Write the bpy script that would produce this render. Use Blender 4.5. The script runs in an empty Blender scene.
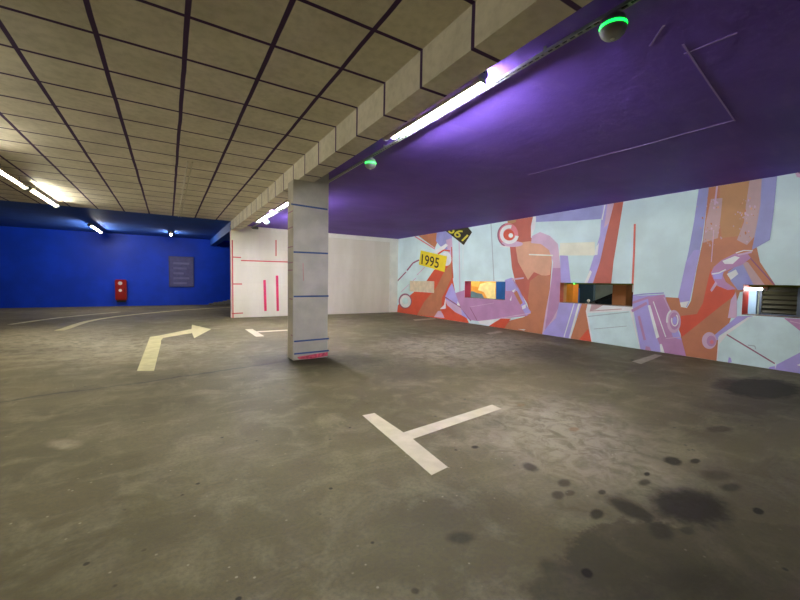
import bpy, bmesh, math, random
from mathutils import Vector, Matrix
random.seed(7)
C = bpy.context.scene.collection
sc = bpy.context.scene

# ---------------------------------------------------------------- camera
H = 1.4
F_PX, YAW, PITCH, ROLL = 373.3021, 0.5559, -0.0504, 0.0166
fw = Vector((math.sin(YAW)*math.cos(PITCH), math.cos(YAW)*math.cos(PITCH), math.sin(PITCH)))
r0 = Vector((math.cos(YAW), -math.sin(YAW), 0)); u0 = r0.cross(fw)
rt = math.cos(ROLL)*r0 + math.sin(ROLL)*u0
up = -math.sin(ROLL)*r0 + math.cos(ROLL)*u0
cam_data = bpy.data.cameras.new('camera'); cam = bpy.data.objects.new('camera', cam_data); C.objects.link(cam)
cam_data.sensor_fit = 'HORIZONTAL'; cam_data.sensor_width = 36.0; cam_data.lens = F_PX*36.0/800.0
cam_data.clip_start = 0.05; cam_data.clip_end = 200
mw = Matrix((rt, up, -fw)).transposed().to_4x4(); mw.translation = Vector((0, 0, H)); cam.matrix_world = mw
sc.camera = cam

# ---------------------------------------------------------------- world, exposure
w = bpy.data.worlds.new('world'); sc.world = w; w.use_nodes = True
w.node_tree.nodes['Background'].inputs[0].default_value = (0.5, 0.5, 0.52, 1)
w.node_tree.nodes['Background'].inputs[1].default_value = 0.02
sc.view_settings.view_transform = 'Standard'; sc.view_settings.look = 'None'
sc.view_settings.gamma = 1.0; sc.view_settings.use_curve_mapping = False
sc.view_settings.exposure = 2.1
TUBE_HALL = 31.0        # tubes along the tiled ceiling
TUBE_PURPLE = 185.0      # tubes beside the beam
TUBE_BLUE = 60.0        # tubes in the blue bay
TUBE_REAR = 14.0        # tubes beyond the mural wall, the ceiling ones added as fill
try:
    sc.cycles.max_bounces = 8; sc.cycles.diffuse_bounces = 5; sc.cycles.caustics_reflective = False
except Exception: pass

# ---------------------------------------------------------------- surveyed room dimensions (metres)
XM, ZP, YW, ZC, ZB = 8.77, 3.28, 14.375, 3.407, 3.089
XB0, XB1 = 1.894, 2.172
GX0, GS, GY0, GT = -2.3916, 0.6362, 2.1111, 0.652     # tile grid
YBLUE = 22.0
XL, YF = -9.0, -7.0
WT = 0.28

def ray(x, y): return fw + rt*((x-400)/F_PX) - up*((y-300)/F_PX)
def onX(x, y, X): d = ray(x, y); k = X/d.x; return Vector((X, d.y*k, H+d.z*k))
def onY(x, y, Y): d = ray(x, y); k = Y/d.y; return Vector((d.x*k, Y, H+d.z*k))
def onZ(x, y, Z=0.0): d = ray(x, y); k = (Z-H)/d.z; return Vector((d.x*k, d.y*k, Z))

# ---------------------------------------------------------------- materials
def lin(c):
    c = c/255.0
    return c/12.92 if c <= 0.04045 else ((c+0.055)/1.055)**2.4
def rgb(r, g, b): return (lin(r), lin(g), lin(b), 1)

class NT:
    def __init__(s, name):
        s.m = bpy.data.materials.new(name); s.m.use_nodes = True
        s.t = s.m.node_tree; s.b = s.t.nodes['Principled BSDF']; s._c = None
    def n(s, typ, **k):
        o = s.t.nodes.new(typ)
        for a, v in k.items(): setattr(o, a, v)
        return o
    def l(s, a, b): s.t.links.new(a, b)
    def pos(s):
        if not s._c: s._c = s.n('ShaderNodeNewGeometry').outputs['Position']
        return s._c
    def sep(s):
        if not hasattr(s, '_s'):
            s._s = s.n('ShaderNodeSeparateXYZ'); s.l(s.pos(), s._s.inputs[0])
        return s._s.outputs
    def math(s, op, a, b=None, c=None):
        o = s.n('ShaderNodeMath', operation=op)
        for i, v in enumerate((a, b, c)):
            if v is None: continue
            if isinstance(v, (int, float)): o.inputs[i].default_value = v
            else: s.l(v, o.inputs[i])
        return o.outputs[0]
    def noise(s, scale, detail=4, rough=0.55, vec=None, out=0, dist=0.0):
        o = s.n('ShaderNodeTexNoise'); o.inputs['Scale'].default_value = scale
        o.inputs['Detail'].default_value = detail; o.inputs['Roughness'].default_value = rough
        o.inputs['Distortion'].default_value = dist
        s.l(vec if vec is not None else s.pos(), o.inputs['Vector'])
        return o.outputs[out]
    def step(s, v, a, b, lo=0.0, hi=1.0):
        o = s.n('ShaderNodeMapRange', interpolation_type='SMOOTHSTEP')
        s.l(v, o.inputs[0])
        for i, x in enumerate((a, b, lo, hi)): o.inputs[i+1].default_value = x
        return o.outputs[0]
    def mix(s, f, a, b, bt='MIX'):
        o = s.n('ShaderNodeMix', data_type='RGBA', blend_type=bt)
        for i, v in ((0, f), (6, a), (7, b)):
            if isinstance(v, (int, float, tuple)): o.inputs[i].default_value = v
            else: s.l(v, o.inputs[i])
        return o.outputs[2]
    def bump(s, h, strength=0.3, dist=0.01):
        o = s.n('ShaderNodeBump'); o.inputs['Strength'].default_value = strength
        o.inputs['Distance'].default_value = dist
        s.l(h, o.inputs['Height']); s.l(o.outputs[0], s.b.inputs['Normal'])
    def done(s, col, rough=0.6, metal=0.0, spec=0.5):
        if isinstance(col, tuple): s.b.inputs['Base Color'].default_value = col
        else: s.l(col, s.b.inputs['Base Color'])
        if isinstance(rough, float): s.b.inputs['Roughness'].default_value = rough
        else: s.l(rough, s.b.inputs['Roughness'])
        s.b.inputs['Metallic'].default_value = metal
        s.b.inputs['Specular IOR Level'].default_value = spec
        return s.m

MATS = {}
def paint(name, c, rough=0.55, var=0.12, scale=2.5, bump=0.15, metal=0.0, bscale=40, spec=0.4):
    """plain painted or solid surface with slight unevenness"""
    if name in MATS: return MATS[name]
    t = NT(name); base = rgb(*c)
    dark = tuple(x*(1-var) for x in base[:3])+(1,); lite = tuple(min(1, x*(1+var)) for x in base[:3])+(1,)
    col = t.mix(t.step(t.noise(scale, 5), .3, .7), dark, lite)
    t.bump(t.noise(bscale, 4), bump, 0.004)
    MATS[name] = t.done(col, rough, metal, spec); return MATS[name]

def emit(name, c, strength):
    t = NT(name); t.b.inputs['Emission Color'].default_value = c
    t.b.inputs['Emission Strength'].default_value = strength
    # faint frosted variation of the glass, so that the material is procedural too
    t.l(t.math('MULTIPLY_ADD', t.noise(8, 2), 0.06*strength, 0.97*strength), t.b.inputs['Emission Strength'])
    return t.done((0.8, 0.8, 0.8, 1), 0.4)

def grid_material(name, lines_x=True):
    """off-white painted boards divided by purple painted lines on the tile grid"""
    t = NT(name); X, Y, Z = t.sep()[0], t.sep()[1], t.sep()[2]
    wob = t.math('MULTIPLY_ADD', t.noise(1.3, 2), 0.02, -0.01)
    def linemask(coord, o, s, hw):
        a = t.math('ADD', coord, wob)
        a = t.math('DIVIDE', t.math('SUBTRACT', a, o - s*50 - s/2), s)
        a = t.math('ABSOLUTE', t.math('SUBTRACT', t.math('FRACT', a), 0.5))
        return t.step(a, hw/s*0.85, hw/s*1.15, 1, 0)
    m = linemask(Y, GY0, GT, 0.019)
    if lines_x: m = t.math('MAXIMUM', m, linemask(X, GX0, GS, 0.0205))
    base = t.mix(t.step(t.noise(1.7, 6), .3, .7), rgb(214, 207, 190), rgb(232, 225, 209))
    base = t.mix(t.step(t.noise(14, 5), .35, .75, 0, .25), base, rgb(150, 145, 125))
    col = t.mix(m, base, rgb(66, 38, 84))
    h = t.math('ADD', t.math('MULTIPLY', m, -0.6), t.noise(60, 4)); t.bump(h, 0.25, 0.004)
    return t.done(col, 0.7, spec=0.25)

def floor_material():
    t = NT('asphalt_floor'); P = t.pos()
    big = t.noise(0.45, 6, .6); med = t.noise(2.3, 8, .65, dist=.6); fine = t.noise(38, 5, .7); grit = t.noise(150, 3, .7)
    mp = t.n('ShaderNodeMapping'); t.l(P, mp.inputs[0]); mp.inputs['Scale'].default_value = (0.5, 3.0, 1)
    streak = t.noise(1.6, 7, .7, vec=mp.outputs[0], dist=.4)
    col = t.mix(t.step(big, .32, .68), rgb(92, 84, 56), rgb(118, 108, 77))
    col = t.mix(t.step(med, .45, .72, 0, .6), col, rgb(148, 139, 110))
    col = t.mix(t.step(streak, .52, .8, 0, .4), col, rgb(160, 150, 122))
    col = t.mix(t.step(streak, .25, .45, .3, 0), col, rgb(96, 88, 66))
    col = t.mix(t.step(fine, .32, .62, .5, 0), col, rgb(88, 82, 68))
    col = t.mix(t.step(grit, .68, .80, 0, .4), col, rgb(210, 202, 182))
    vo = t.n('ShaderNodeTexVoronoi'); vo.inputs['Scale'].default_value = 5.5; t.l(P, vo.inputs['Vector'])
    pits = t.math('MULTIPLY', t.step(vo.outputs['Distance'], .05, .10, 1, 0), t.step(t.noise(1.7, 4), .5, .56))
    col = t.mix(t.math('MULTIPLY', pits, .9), col, rgb(48, 44, 36))
    vo2 = t.n('ShaderNodeTexVoronoi'); vo2.inputs['Scale'].default_value = 13; t.l(P, vo2.inputs['Vector'])
    specks = t.math('MULTIPLY', t.step(vo2.outputs['Distance'], .06, .12, 1, 0), t.step(t.noise(3.1, 4), .48, .6))
    col = t.mix(t.math('MULTIPLY', specks, .45), col, rgb(196, 186, 158))
    # lighter floor patches, and the lamp's bright streak painted into the colour
    wn = t.math('MULTIPLY_ADD', t.noise(9, 7, .7), 1.0, -0.5)
    wn2 = t.math('MULTIPLY_ADD', t.noise(2.6, 5, .6), 1.2, -0.6)
    def ell(px, py, rx, ry, soft, ang=0.0, n=None, amt=1.0):
        c = onZ(px, py); ca, sa = math.cos(ang), math.sin(ang)
        a = onZ(px+rx*ca, py+rx*sa)-c; b = onZ(px-ry*sa, py+ry*ca)-c
        det = a.x*b.y-a.y*b.x
        sub = t.n('ShaderNodeVectorMath', operation='SUBTRACT'); t.l(P, sub.inputs[0]); sub.inputs[1].default_value = (c.x, c.y, 0)
        o = []
        for v in ((b.y/det, -b.x/det, 0), (-a.y/det, a.x/det, 0)):
            d = t.n('ShaderNodeVectorMath', operation='DOT_PRODUCT'); t.l(sub.outputs[0], d.inputs[0]); d.inputs[1].default_value = v; o.append(d.outputs['Value'])
        r = t.math('SQRT', t.math('ADD', t.math('MULTIPLY', o[0], o[0]), t.math('MULTIPLY', o[1], o[1])))
        r = t.math('ADD', r, n if n is not None else wn)
        return t.step(r, 1-soft, 1+soft, amt, 0)
    def many(lst):
        m = None
        for e in lst:
            k = ell(*e[:4], **e[4]); m = k if m is None else t.math('MAXIMUM', m, k)
        return m
    lite = many([(650, 482, 40, 22, dict(soft=.6, ang=.4, amt=.45)), (470, 345, 70, 14, dict(soft=.7, amt=.75, n=wn2)),
                 (560, 430, 110, 45, dict(soft=.8, ang=.3, amt=.45, n=wn2)), (60, 342, 130, 18, dict(soft=.8, amt=.55, n=wn2)),
                 (65, 444, 16, 5, dict(soft=.5, amt=.4))])
    lite = t.math('MULTIPLY', lite, t.step(t.noise(5.5, 7, .7, dist=1.0), .35, .6, .25, 1.25))
    col = t.mix(t.step(t.noise(1.1, 8, .7, dist=1.5), .3, .5, .35, 0), col, rgb(84, 76, 52))
    col = t.mix(lite, col, rgb(178, 167, 142))
    wet = many([(745, 575, 200, 98, dict(soft=.12, ang=.0, n=wn2, amt=.6)), (640, 560, 80, 60, dict(soft=.12, n=wn, amt=.62)),
                (770, 500, 150, 60, dict(soft=.7, n=wn2, amt=.5)), (720, 430, 90, 40, dict(soft=.8, n=wn2, amt=.2)),
                (550, 350, 40, 9, dict(soft=.7, n=wn2, amt=.5)), (400, 372, 60, 8, dict(soft=.8, n=wn2, amt=.3)),
                (30, 350, 60, 5, dict(soft=.7, n=wn2, amt=.3)), (460, 510, 60, 25, dict(soft=.8, n=wn2, amt=.25)),
                (60, 318, 90, 6, dict(soft=.6, n=wn2, amt=.25)), (330, 362, 70, 9, dict(soft=.7, n=wn, amt=.55)),
                (150, 335, 70, 6, dict(soft=.7, n=wn2, amt=.3))])
    col = t.mix(wet, col, rgb(44, 41, 31))
    oil = many([(690, 506, 42, 19, dict(soft=.35, ang=.15, amt=.85)), (762, 388, 44, 12, dict(soft=.3, ang=.05, amt=.9)),
                (735, 385, 22, 8, dict(soft=.4, amt=.7)), (632, 510, 28, 7, dict(soft=.4, ang=.45, amt=.75)),
                (660, 530, 14, 8, dict(soft=.5, ang=.5, amt=.6)), (770, 400, 60, 18, dict(soft=.6, amt=.5)),
                (673, 461, 9, 4, dict(soft=.3, ang=.2, amt=.85)), (695, 461, 5, 2.5, dict(soft=.4, amt=.85)),
                (716, 475, 16, 5, dict(soft=.4, ang=.1, amt=.5)), (731, 487, 10, 4, dict(soft=.4, amt=.6)),
                (720, 429, 13, 3, dict(soft=.4, amt=.6)), (758, 511, 6, 3, dict(soft=.3, ang=.3, amt=.95)),
                (530, 467, 8, 4, dict(soft=.4, ang=.3, amt=.65)), (564, 483, 6, 4, dict(soft=.4, amt=.6)),
                (558, 495, 6, 4, dict(soft=.4, amt=.6)), (570, 493, 5, 3, dict(soft=.4, amt=.5)),
                (597, 514, 7, 5, dict(soft=.35, amt=.75)), (645, 482, 6, 3, dict(soft=.4, amt=.7)),
                (647, 474, 3, 2, dict(soft=.4, amt=.9)), (687, 530, 8, 4, dict(soft=.4, ang=.3, amt=.5)),
                (587, 573, 6, 4, dict(soft=.3, ang=.5, amt=.95)), (460, 538, 14, 6, dict(soft=.5, amt=.6)),
                (602, 492, 4, 2.5, dict(soft=.4, amt=.7)), (475, 447, 3.5, 1.5, dict(soft=.4, amt=.8)),
                (415, 591, 4, 3, dict(soft=.4, amt=.6)), (312, 361, 28, 4, dict(soft=.5, amt=.75)),
                (632, 360, 2, 1, dict(soft=.4, amt=.4)), (710, 585, 60, 22, dict(soft=.8, n=wn2, amt=.4))])
    col = t.mix(oil, col, rgb(30, 26, 18))
    rust = many([(574, 429, 5, 2, dict(soft=.4, amt=.6)), (521, 405, 4, 1.5, dict(soft=.4, amt=.5))])
    col = t.mix(rust, col, rgb(124, 88, 48))
    # construction joint crossing the floor in front of the pillar
    a, b = onZ(0, 402), onZ(290, 361); d = (b-a); L = d.length; d.normalize(); nn = Vector((-d.y, d.x, 0))
    dn = t.n('ShaderNodeVectorMath', operation='DOT_PRODUCT'); t.l(P, dn.inputs[0]); dn.inputs[1].default_value = nn
    off = t.math('SUBTRACT', dn.outputs['Value'], nn.dot(a))
    off = t.math('ABSOLUTE', t.math('ADD', off, t.math('MULTIPLY_ADD', t.noise(1.1, 5), .5, -.25)))
    dd = t.n('ShaderNodeVectorMath', operation='DOT_PRODUCT'); t.l(P, dd.inputs[0]); dd.inputs[1].default_value = d
    end = t.step(dd.outputs['Value'], d.dot(b)-.3, d.dot(b)+2.2, 1, 0)
    joint = t.math('MULTIPLY', t.math('MAXIMUM', t.step(off, .012, .05, .6, 0), t.step(off, .02, .35, .22, 0)), end)
    col = t.mix(joint, col, rgb(40, 36, 30))
    rough = t.step(t.math('MAXIMUM', oil, wet), 0, 1, .6, .72)
    h = t.math('ADD', t.math('MULTIPLY', fine, .5), t.math('ADD', t.math('MULTIPLY', grit, .5), t.math('MULTIPLY', med, 1.5)))
    t.bump(h, 0.5, 0.008)
    return t.done(col, rough, spec=0.2)

M_floor = floor_material()
M_tile = grid_material('tiled_ceiling_paint'); M_tilebeam = grid_material('tiled_beam_paint', False)
def purple_material():
    t = NT('purple_ceiling_paint')
    col = t.mix(t.step(t.noise(.8, 5), .3, .7), rgb(100, 70, 168), rgb(112, 80, 184))
    mp = t.n('ShaderNodeMapping'); t.l(t.pos(), mp.inputs[0]); mp.inputs['Scale'].default_value = (1.2, 5, 1)
    col = t.mix(t.step(t.noise(1.2, 6, vec=mp.outputs[0]), .5, .8, 0, .4), col, rgb(128, 98, 180))
    t.bump(t.noise(3.5, 6, .6), 0.5, 0.02)
    return t.done(col, 0.6, spec=0.15)
M_purple = purple_material()
M_blue = paint('blue_wall_paint', (10, 64, 205), 0.45, .12, 1.2)
M_blueceil = paint('blue_ceiling_paint', (30, 78, 160), 0.6, .12, 1.2)
def white_material(name, c1, c2, c3):
    t = NT(name)
    mp = t.n('ShaderNodeMapping'); t.l(t.pos(), mp.inputs[0]); mp.inputs['Scale'].default_value = (1.5, 1.5, .35)
    col = t.mix(t.step(t.noise(1.2, 6, vec=mp.outputs[0]), .35, .7), rgb(*c1), rgb(*c2))
    bw = t.n('ShaderNodeTexBrick'); bw.inputs['Scale'].default_value = 1.0
    bw.inputs['Brick Width'].default_value = 1.9; bw.inputs['Row Height'].default_value = .62; bw.inputs['Mortar Size'].default_value = .012
    bw.inputs['Mortar Smooth'].default_value = 1.0
    cmb = t.n('ShaderNodeCombineXYZ'); t.l(t.sep()[0], cmb.inputs[0]); t.l(t.sep()[2], cmb.inputs[1]); t.l(cmb.outputs[0], bw.inputs['Vector'])
    bw.inputs['Color1'].default_value = (1, 1, 1, 1); bw.inputs['Color2'].default_value = (.93, .93, .93, 1); bw.inputs['Mortar'].default_value = (.9, .9, .9, 1)
    col = t.mix(.55, col, bw.outputs['Color'], 'MULTIPLY')
    col = t.mix(t.step(t.noise(6, 5), .55, .8, 0, .3), col, rgb(*c3))
    t.bump(t.noise(30, 5), .25, .005)
    return t.done(col, .6, spec=.3)
M_white = white_material('white_wall_paint', (232, 224, 204), (242, 235, 218), (216, 206, 188)); M_whitetrim = paint('bright_white_band', (244, 240, 226), .6, .05)
M_pillar = paint('pillar_paint', (184, 178, 166), .6, .1, 3.0, .3)
M_plain = paint('plain_grey_wall', (150, 146, 134), .7)
M_concrete = paint('rough_concrete', (120, 118, 110), .85, .25, 6)
M_line = paint('worn_white_road_paint', (196, 184, 156), .65, .1, 5, .3)
M_line2 = paint('yellowed_road_paint', (190, 180, 134), .65, .12, 5, .3)
M_lineworn = paint('faded_road_paint', (168, 158, 134), .7, .15, 12, .3)
M_pink = paint('pink_paint', (236, 60, 110), .5); M_red = paint('red_line_paint', (214, 84, 84), .5)
M_pinkwall = paint('pale_pink_edge', (232, 190, 196), .5)
M_bline = paint('blue_line_paint', (62, 84, 134), .5)
M_metal = paint('galvanised_steel', (150, 152, 148), .35, .08, 20, .1, metal=.6)
M_greyplastic = paint('grey_plastic', (150, 154, 154), .5, .06, 10)
M_housing = paint('beige_lamp_housing', (170, 158, 138), .5, .06, 10)
M_dark = paint('dark_plastic', (30, 30, 32), .5)
M_tubeH = emit('hall_tube_glass', (1.0, 0.96, 0.78, 1), TUBE_HALL)
M_tubeP = emit('purple_bay_tube_glass', (0.93, 0.97, 0.97, 1), TUBE_PURPLE)
M_tubeB = emit('blue_bay_tube_glass', (1.0, 0.96, 0.9, 1), TUBE_BLUE)
M_tubeR = emit('rear_tube_glass', (1.0, 0.96, 0.96, 1), TUBE_REAR); M_tubeRearFill = emit('added_rear_tube_glass', (1.0, 0.97, 0.93, 1), TUBE_REAR*8)
M_green = emit('green_led_ring', (0.0, 1.0, 0.04, 1), 1.5)

# ---------------------------------------------------------------- mesh helpers
def obj(name, bm, mats, parent=None, smooth=False):
    me = bpy.data.meshes.new(name)
    bmesh.ops.recalc_face_normals(bm, faces=bm.faces) if not getattr(bm, '_keep', False) else None
    bm.to_mesh(me); bm.free()
    for m in (mats if isinstance(mats, (list, tuple)) else [mats]): me.materials.append(m)
    if smooth:
        for p in me.polygons: p.use_smooth = True
        try: me.set_sharp_from_angle(angle=math.radians(40))
        except Exception: pass
    o = bpy.data.objects.new(name, me); C.objects.link(o)
    if parent: o.parent = parent
    return o
def box(bm, x0, x1, y0, y1, z0, z1, mi=0, bevel=0.0):
    vs = [bm.verts.new((x, y, z)) for x in (x0, x1) for y in (y0, y1) for z in (z0, z1)]
    fs = []
    for q in ((0,1,3,2),(4,6,7,5),(0,4,5,1),(2,3,7,6),(0,2,6,4),(1,5,7,3)):
        f = bm.faces.new([vs[i] for i in q]); f.material_index = mi; fs.append(f)
    if bevel:
        es = list({e for f in fs for e in f.edges}); bmesh.ops.bevel(bm, geom=es, offset=bevel, segments=2, affect='EDGES')
    return bm
def B(*a, **k): return box(bmesh.new(), *a, **k)
def tube(bm, p0, p1, r, n=16, r2=None, mi=0, caps=True):
    p0 = Vector(p0); p1 = Vector(p1); d = p1-p0
    m = Matrix.Translation((p0+p1)/2) @ d.to_track_quat('Z', 'Y').to_matrix().to_4x4()
    g = bmesh.ops.create_cone(bm, cap_ends=caps, segments=n, radius1=r, radius2=r if r2 is None else r2, depth=d.length, matrix=m)
    for v in g['verts']:
        for f in v.link_faces: f.material_index = mi
    return bm
def lathe(bm, prof, n=32, c=(0,0,0), mi=0):
    rings = []
    for r, z in prof:
        rings.append([bm.verts.new((c[0]+r*math.cos(2*math.pi*i/n), c[1]+r*math.sin(2*math.pi*i/n), c[2]+z)) for i in range(n)] if r > 1e-6 else [bm.verts.new((c[0], c[1], c[2]+z))])
    for a, b in zip(rings, rings[1:]):
        for i in range(n):
            j = (i+1) % n
            va = [a[i], a[j]] if len(a) > 1 else [a[0]]
            vb = [b[j], b[i]] if len(b) > 1 else [b[0]]
            if len(va+vb) > 2:
                f = bm.faces.new(va+vb); f.material_index = mi
    return bm
def props(o, label=None, cat=None, group=None, kind=None):
    for k, v in (('label', label), ('category', cat), ('group', group), ('kind', kind)):
        if v: o[k] = v
    return o
def empty(name, loc, label, cat, group=None):
    o = bpy.data.objects.new(name, None); C.objects.link(o); o.location = loc; o.empty_display_size = .1
    return props(o, label, cat, group)
def struct(name, bm, mats): return props(obj(name, bm, mats), kind='structure')
def dup(root, loc, rotz=0, label=None):
    r = root.copy(); C.objects.link(r); r.location = loc; r.rotation_euler = (0, 0, rotz)
    if label: r['label'] = label
    for ch in list(root.children):
        c = ch.copy(); C.objects.link(c); c.parent = r
        for g in ch.children:
            d = g.copy(); C.objects.link(d); d.parent = c
    return r
def slab_poly(bm, pts, n, th, mi=0):
    """flat outline with real thickness th along n"""
    n = Vector(n)
    a = [bm.verts.new(p) for p in pts]; b = [bm.verts.new(Vector(p)+n*th) for p in pts]
    for f in ([a, list(reversed(b))] + [[a[i], b[i], b[(i+1) % len(a)], a[(i+1) % len(a)]] for i in range(len(a))]):
        q = bm.faces.new(f); q.material_index = mi
    return bm

# ---------------------------------------------------------------- structure
XR = 19.0
struct('floor', B(XL, XM+WT, YF, YBLUE+.3, -.2, 0), M_floor)
struct('floor', B(XM+WT, XR, YF, YBLUE+.3, -.45, -.25), M_floor)
struct('ceiling', B(XL, XB0, YF, YW, ZC, ZC+.2), M_tile)
bm = B(XB1, XM, YF, YW, ZP, ZP+.33)
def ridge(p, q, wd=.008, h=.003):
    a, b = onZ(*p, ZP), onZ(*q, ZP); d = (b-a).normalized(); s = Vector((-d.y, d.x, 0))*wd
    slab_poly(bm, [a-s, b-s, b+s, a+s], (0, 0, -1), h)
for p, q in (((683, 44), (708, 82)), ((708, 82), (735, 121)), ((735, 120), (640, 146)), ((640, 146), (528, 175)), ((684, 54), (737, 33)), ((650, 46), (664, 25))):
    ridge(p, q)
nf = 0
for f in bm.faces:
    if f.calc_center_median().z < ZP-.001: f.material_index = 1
ceilp = struct('ceiling', bm, [M_purple, paint('purple_lit_seam', (140, 112, 186), .5)])  # seams coloured lighter for the light their ridges catch
struct('ceiling', B(XL, XR-7, YW, YBLUE, ZC, ZC+.2), M_blueceil)
# the beam: tiled paint on its side and underside, purple on the far side
bm = B(XB0, XB1, YF, YW, ZB, ZC+.2)
for f in bm.faces:
    if f.calc_center_median().x > XB1-.01: f.material_index = 1
struct('ceiling_beam', bm, [M_tilebeam, M_purple])
struct('ceiling_beam', B(XB0, XB1, YW, YBLUE, ZB, ZC), M_blueceil)
struct('wall_back', B(XL, XR-7, YBLUE, YBLUE+.3, 0, ZC), M_blue)
struct('wall_left', B(XL-.2, XL, YF, YBLUE, 0, ZC), M_plain)
struct('wall_front', B(XL, XR, YF-.2, YF, 0, ZC), M_plain)
# white wall closing the purple bay; blue on its other side
bm = B(XB0, XM, YW, YW+.25, 0, ZP)
for f in bm.faces:
    c = f.calc_center_median()
    if c.y > YW+.24: f.material_index = 1
    elif c.x < XB0+.01: f.material_index = 2
struct('wall_far', bm, [M_white, M_blue, M_pinkwall])
# raised white band round the right panel of the white wall
bm = bmesh.new()
pL = onY(328, 300, YW).x; 
box(bm, 4.6, XM, YW-.03, YW, ZP-.17, ZP); box(bm, XM-.42, XM, YW-.03, YW, 0, ZP-.17)
struct('trim_1', bm, M_whitetrim)

# mural wall with four openings (y0, y1, z0, z1)
OPEN = [(11.62, 13.41, .97, 1.42), (8.01, 9.86, .87, 1.44), (4.31, 6.14, .91, 1.43), (.35, 2.45, .90, 1.44)]
bm = bmesh.new()
ys = [YF]+sorted([v for o in OPEN for v in o[:2]])+[YW]
for a, b in zip(ys, ys[1:]):
    o = [q for q in OPEN if abs(q[0]-a) < 1e-6 and abs(q[1]-b) < 1e-6]
    if o: box(bm, XM, XM+WT, a, b, 0, o[0][2]); box(bm, XM, XM+WT, a, b, o[0][3], ZC)
    else: box(bm, XM, XM+WT, a, b, 0, ZC)
M_mint = paint('mural_pale_mint', (214, 236, 238), .5, .07, 1.5)
M_jamb = [paint('opening_jamb_beige', (222, 200, 165), .5), paint('opening_jamb_pink', (232, 80, 110), .5), paint('opening_jamb_coral', (240, 120, 96), .5), paint('opening_jamb_red', (226, 84, 70), .5), paint('opening_lintel_green_glow', (96, 120, 30), .5)]  # lintel undersides carry the green LED glow as colour
for f in bm.faces:
    c = f.calc_center_median(); nrm = f.normal
    for i, o in enumerate(OPEN):
        if XM+.02 < c.x < XM+WT-.02 and o[2] < c.z < o[3] and (abs(c.y-o[0]) < .01 or abs(c.y-o[1]) < .01): f.material_index = 1+i
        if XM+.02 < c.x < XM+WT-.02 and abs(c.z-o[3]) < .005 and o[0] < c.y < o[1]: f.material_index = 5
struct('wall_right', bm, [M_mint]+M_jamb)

M_sill = paint('dark_brown_sill', (92, 70, 62), .7, .2, 8)  # opening sills coloured dark brown
M_jo = paint('jamb_peach', (246, 176, 120), .5)
for i, o in enumerate(OPEN):
    if i == 0: continue
    bm = bmesh.new()
    box(bm, XM+.001, XM+WT*.55, o[1]-.006, o[1], o[2], o[3], 0); box(bm, XM+WT*.55, XM+WT, o[1]-.006, o[1], o[2], o[3], 1)
    box(bm, XM+.001, XM+WT, o[0], o[0]+.006, o[2], o[3], 0); box(bm, XM+.001, XM+WT, o[0]+.006, o[1]-.006, o[2], o[2]+.006, 2)
    struct('trim_%d' % (2+i), bm, [M_jamb[i], M_jo if i == 2 else M_jamb[i], M_sill])
# ---------------------------------------------------------------- mural, painted straight on the wall
MC = dict(mint=(196, 216, 218), white=(224, 222, 226), red=(200, 80, 54), brown=(180, 114, 82), rbrown=(180, 90, 74), lav=(164, 152, 208),
          mauve=(176, 128, 168), pmauve=(196, 164, 188), dmauve=(140, 84, 112), blav=(146, 146, 196), cream=(228, 222, 200), peach=(204, 152, 122),
          coral=(240, 112, 96), grey=(160, 172, 176), bmauve=(182, 150, 150), pink=(206, 120, 128), ochre=(178, 128, 84), yellow=(240, 196, 40), black=(44, 40, 14), ink=(60, 44, 20), pale=(200, 190, 60))
MI = {k: i for i, k in enumerate(MC)}
MC = {k: tuple(min(236, v*1.09) for v in c) if k not in ('black', 'ink') else c for k, c in MC.items()}
MMATS = [paint('mural_'+{'mint':'mint','rbrown':'red_brown','lav':'lavender','pmauve':'pale_mauve','dmauve':'dark_mauve','blav':'blue_lavender','bmauve':'dusty_mauve'}.get(k, k), c, .5, .07, 3.0, spec=.45) for k, c in MC.items()]
LAYER = [0]
def clip_holes(b2):
    def cut(co, no): bmesh.ops.bisect_plane(b2, geom=b2.verts[:]+b2.edges[:]+b2.faces[:], plane_co=co, plane_no=no)
    for co, no in (((0, 0, .002), (0, 0, 1)), ((0, 0, ZP-.002), (0, 0, 1)), ((0, YW-.035, 0), (0, 1, 0))): cut(co, no)
    for o in OPEN:
        for y in o[:2]: cut((0, y, 0), (0, 1, 0))
        for z in o[2:]: cut((0, 0, z), (0, 0, 1))
    kill = []
    for f in b2.faces:
        c = f.calc_center_median()
        if c.z < .002 or c.z > ZP-.002 or c.y > YW-.035 or any(o[0] < c.y < o[1] and o[2] < c.z < o[3] for o in OPEN): kill.append(f)
    bmesh.ops.delete(b2, geom=kill, context='FACES')
def wallpoly(bm, pts, col, clip=True):
    """one painted shape; outline points are sight lines met with the wall plane"""
    LAYER[0] += 1; X = XM-.0008-LAYER[0]*.00004
    b2 = bmesh.new(); vs = [b2.verts.new((X, *onX(x, y, XM)[1:])) for x, y in pts]
    f = b2.faces.new(vs); f.normal_update()
    bmesh.ops.triangulate(b2, faces=[f])
    if clip: clip_holes(b2)
    for f in b2.faces: f.material_index = MI[col]
    me = bpy.data.meshes.new('t'); b2.to_mesh(me); b2.free(); bm.from_mesh(me); bpy.data.meshes.remove(me)
def stroke(bm, pts, wd, col):
    for (x0, y0), (x1, y1) in zip(pts, pts[1:]):
        L = math.hypot(x1-x0, y1-y0); nx, ny = -(y1-y0)/L*wd/2, (x1-x0)/L*wd/2
        wallpoly(bm, [(x0+nx, y0+ny), (x1+nx, y1+ny), (x1-nx, y1-ny), (x0-nx, y0-ny)], col)
def ellpts(cx, cy, rx, ry, a0=0, a1=360, n=28): return [(cx+rx*math.cos(math.radians(a0+(a1-a0)*i/n)), cy+ry*math.sin(math.radians(a0+(a1-a0)*i/n))) for i in range(n if a1-a0 == 360 else n+1)]
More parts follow.
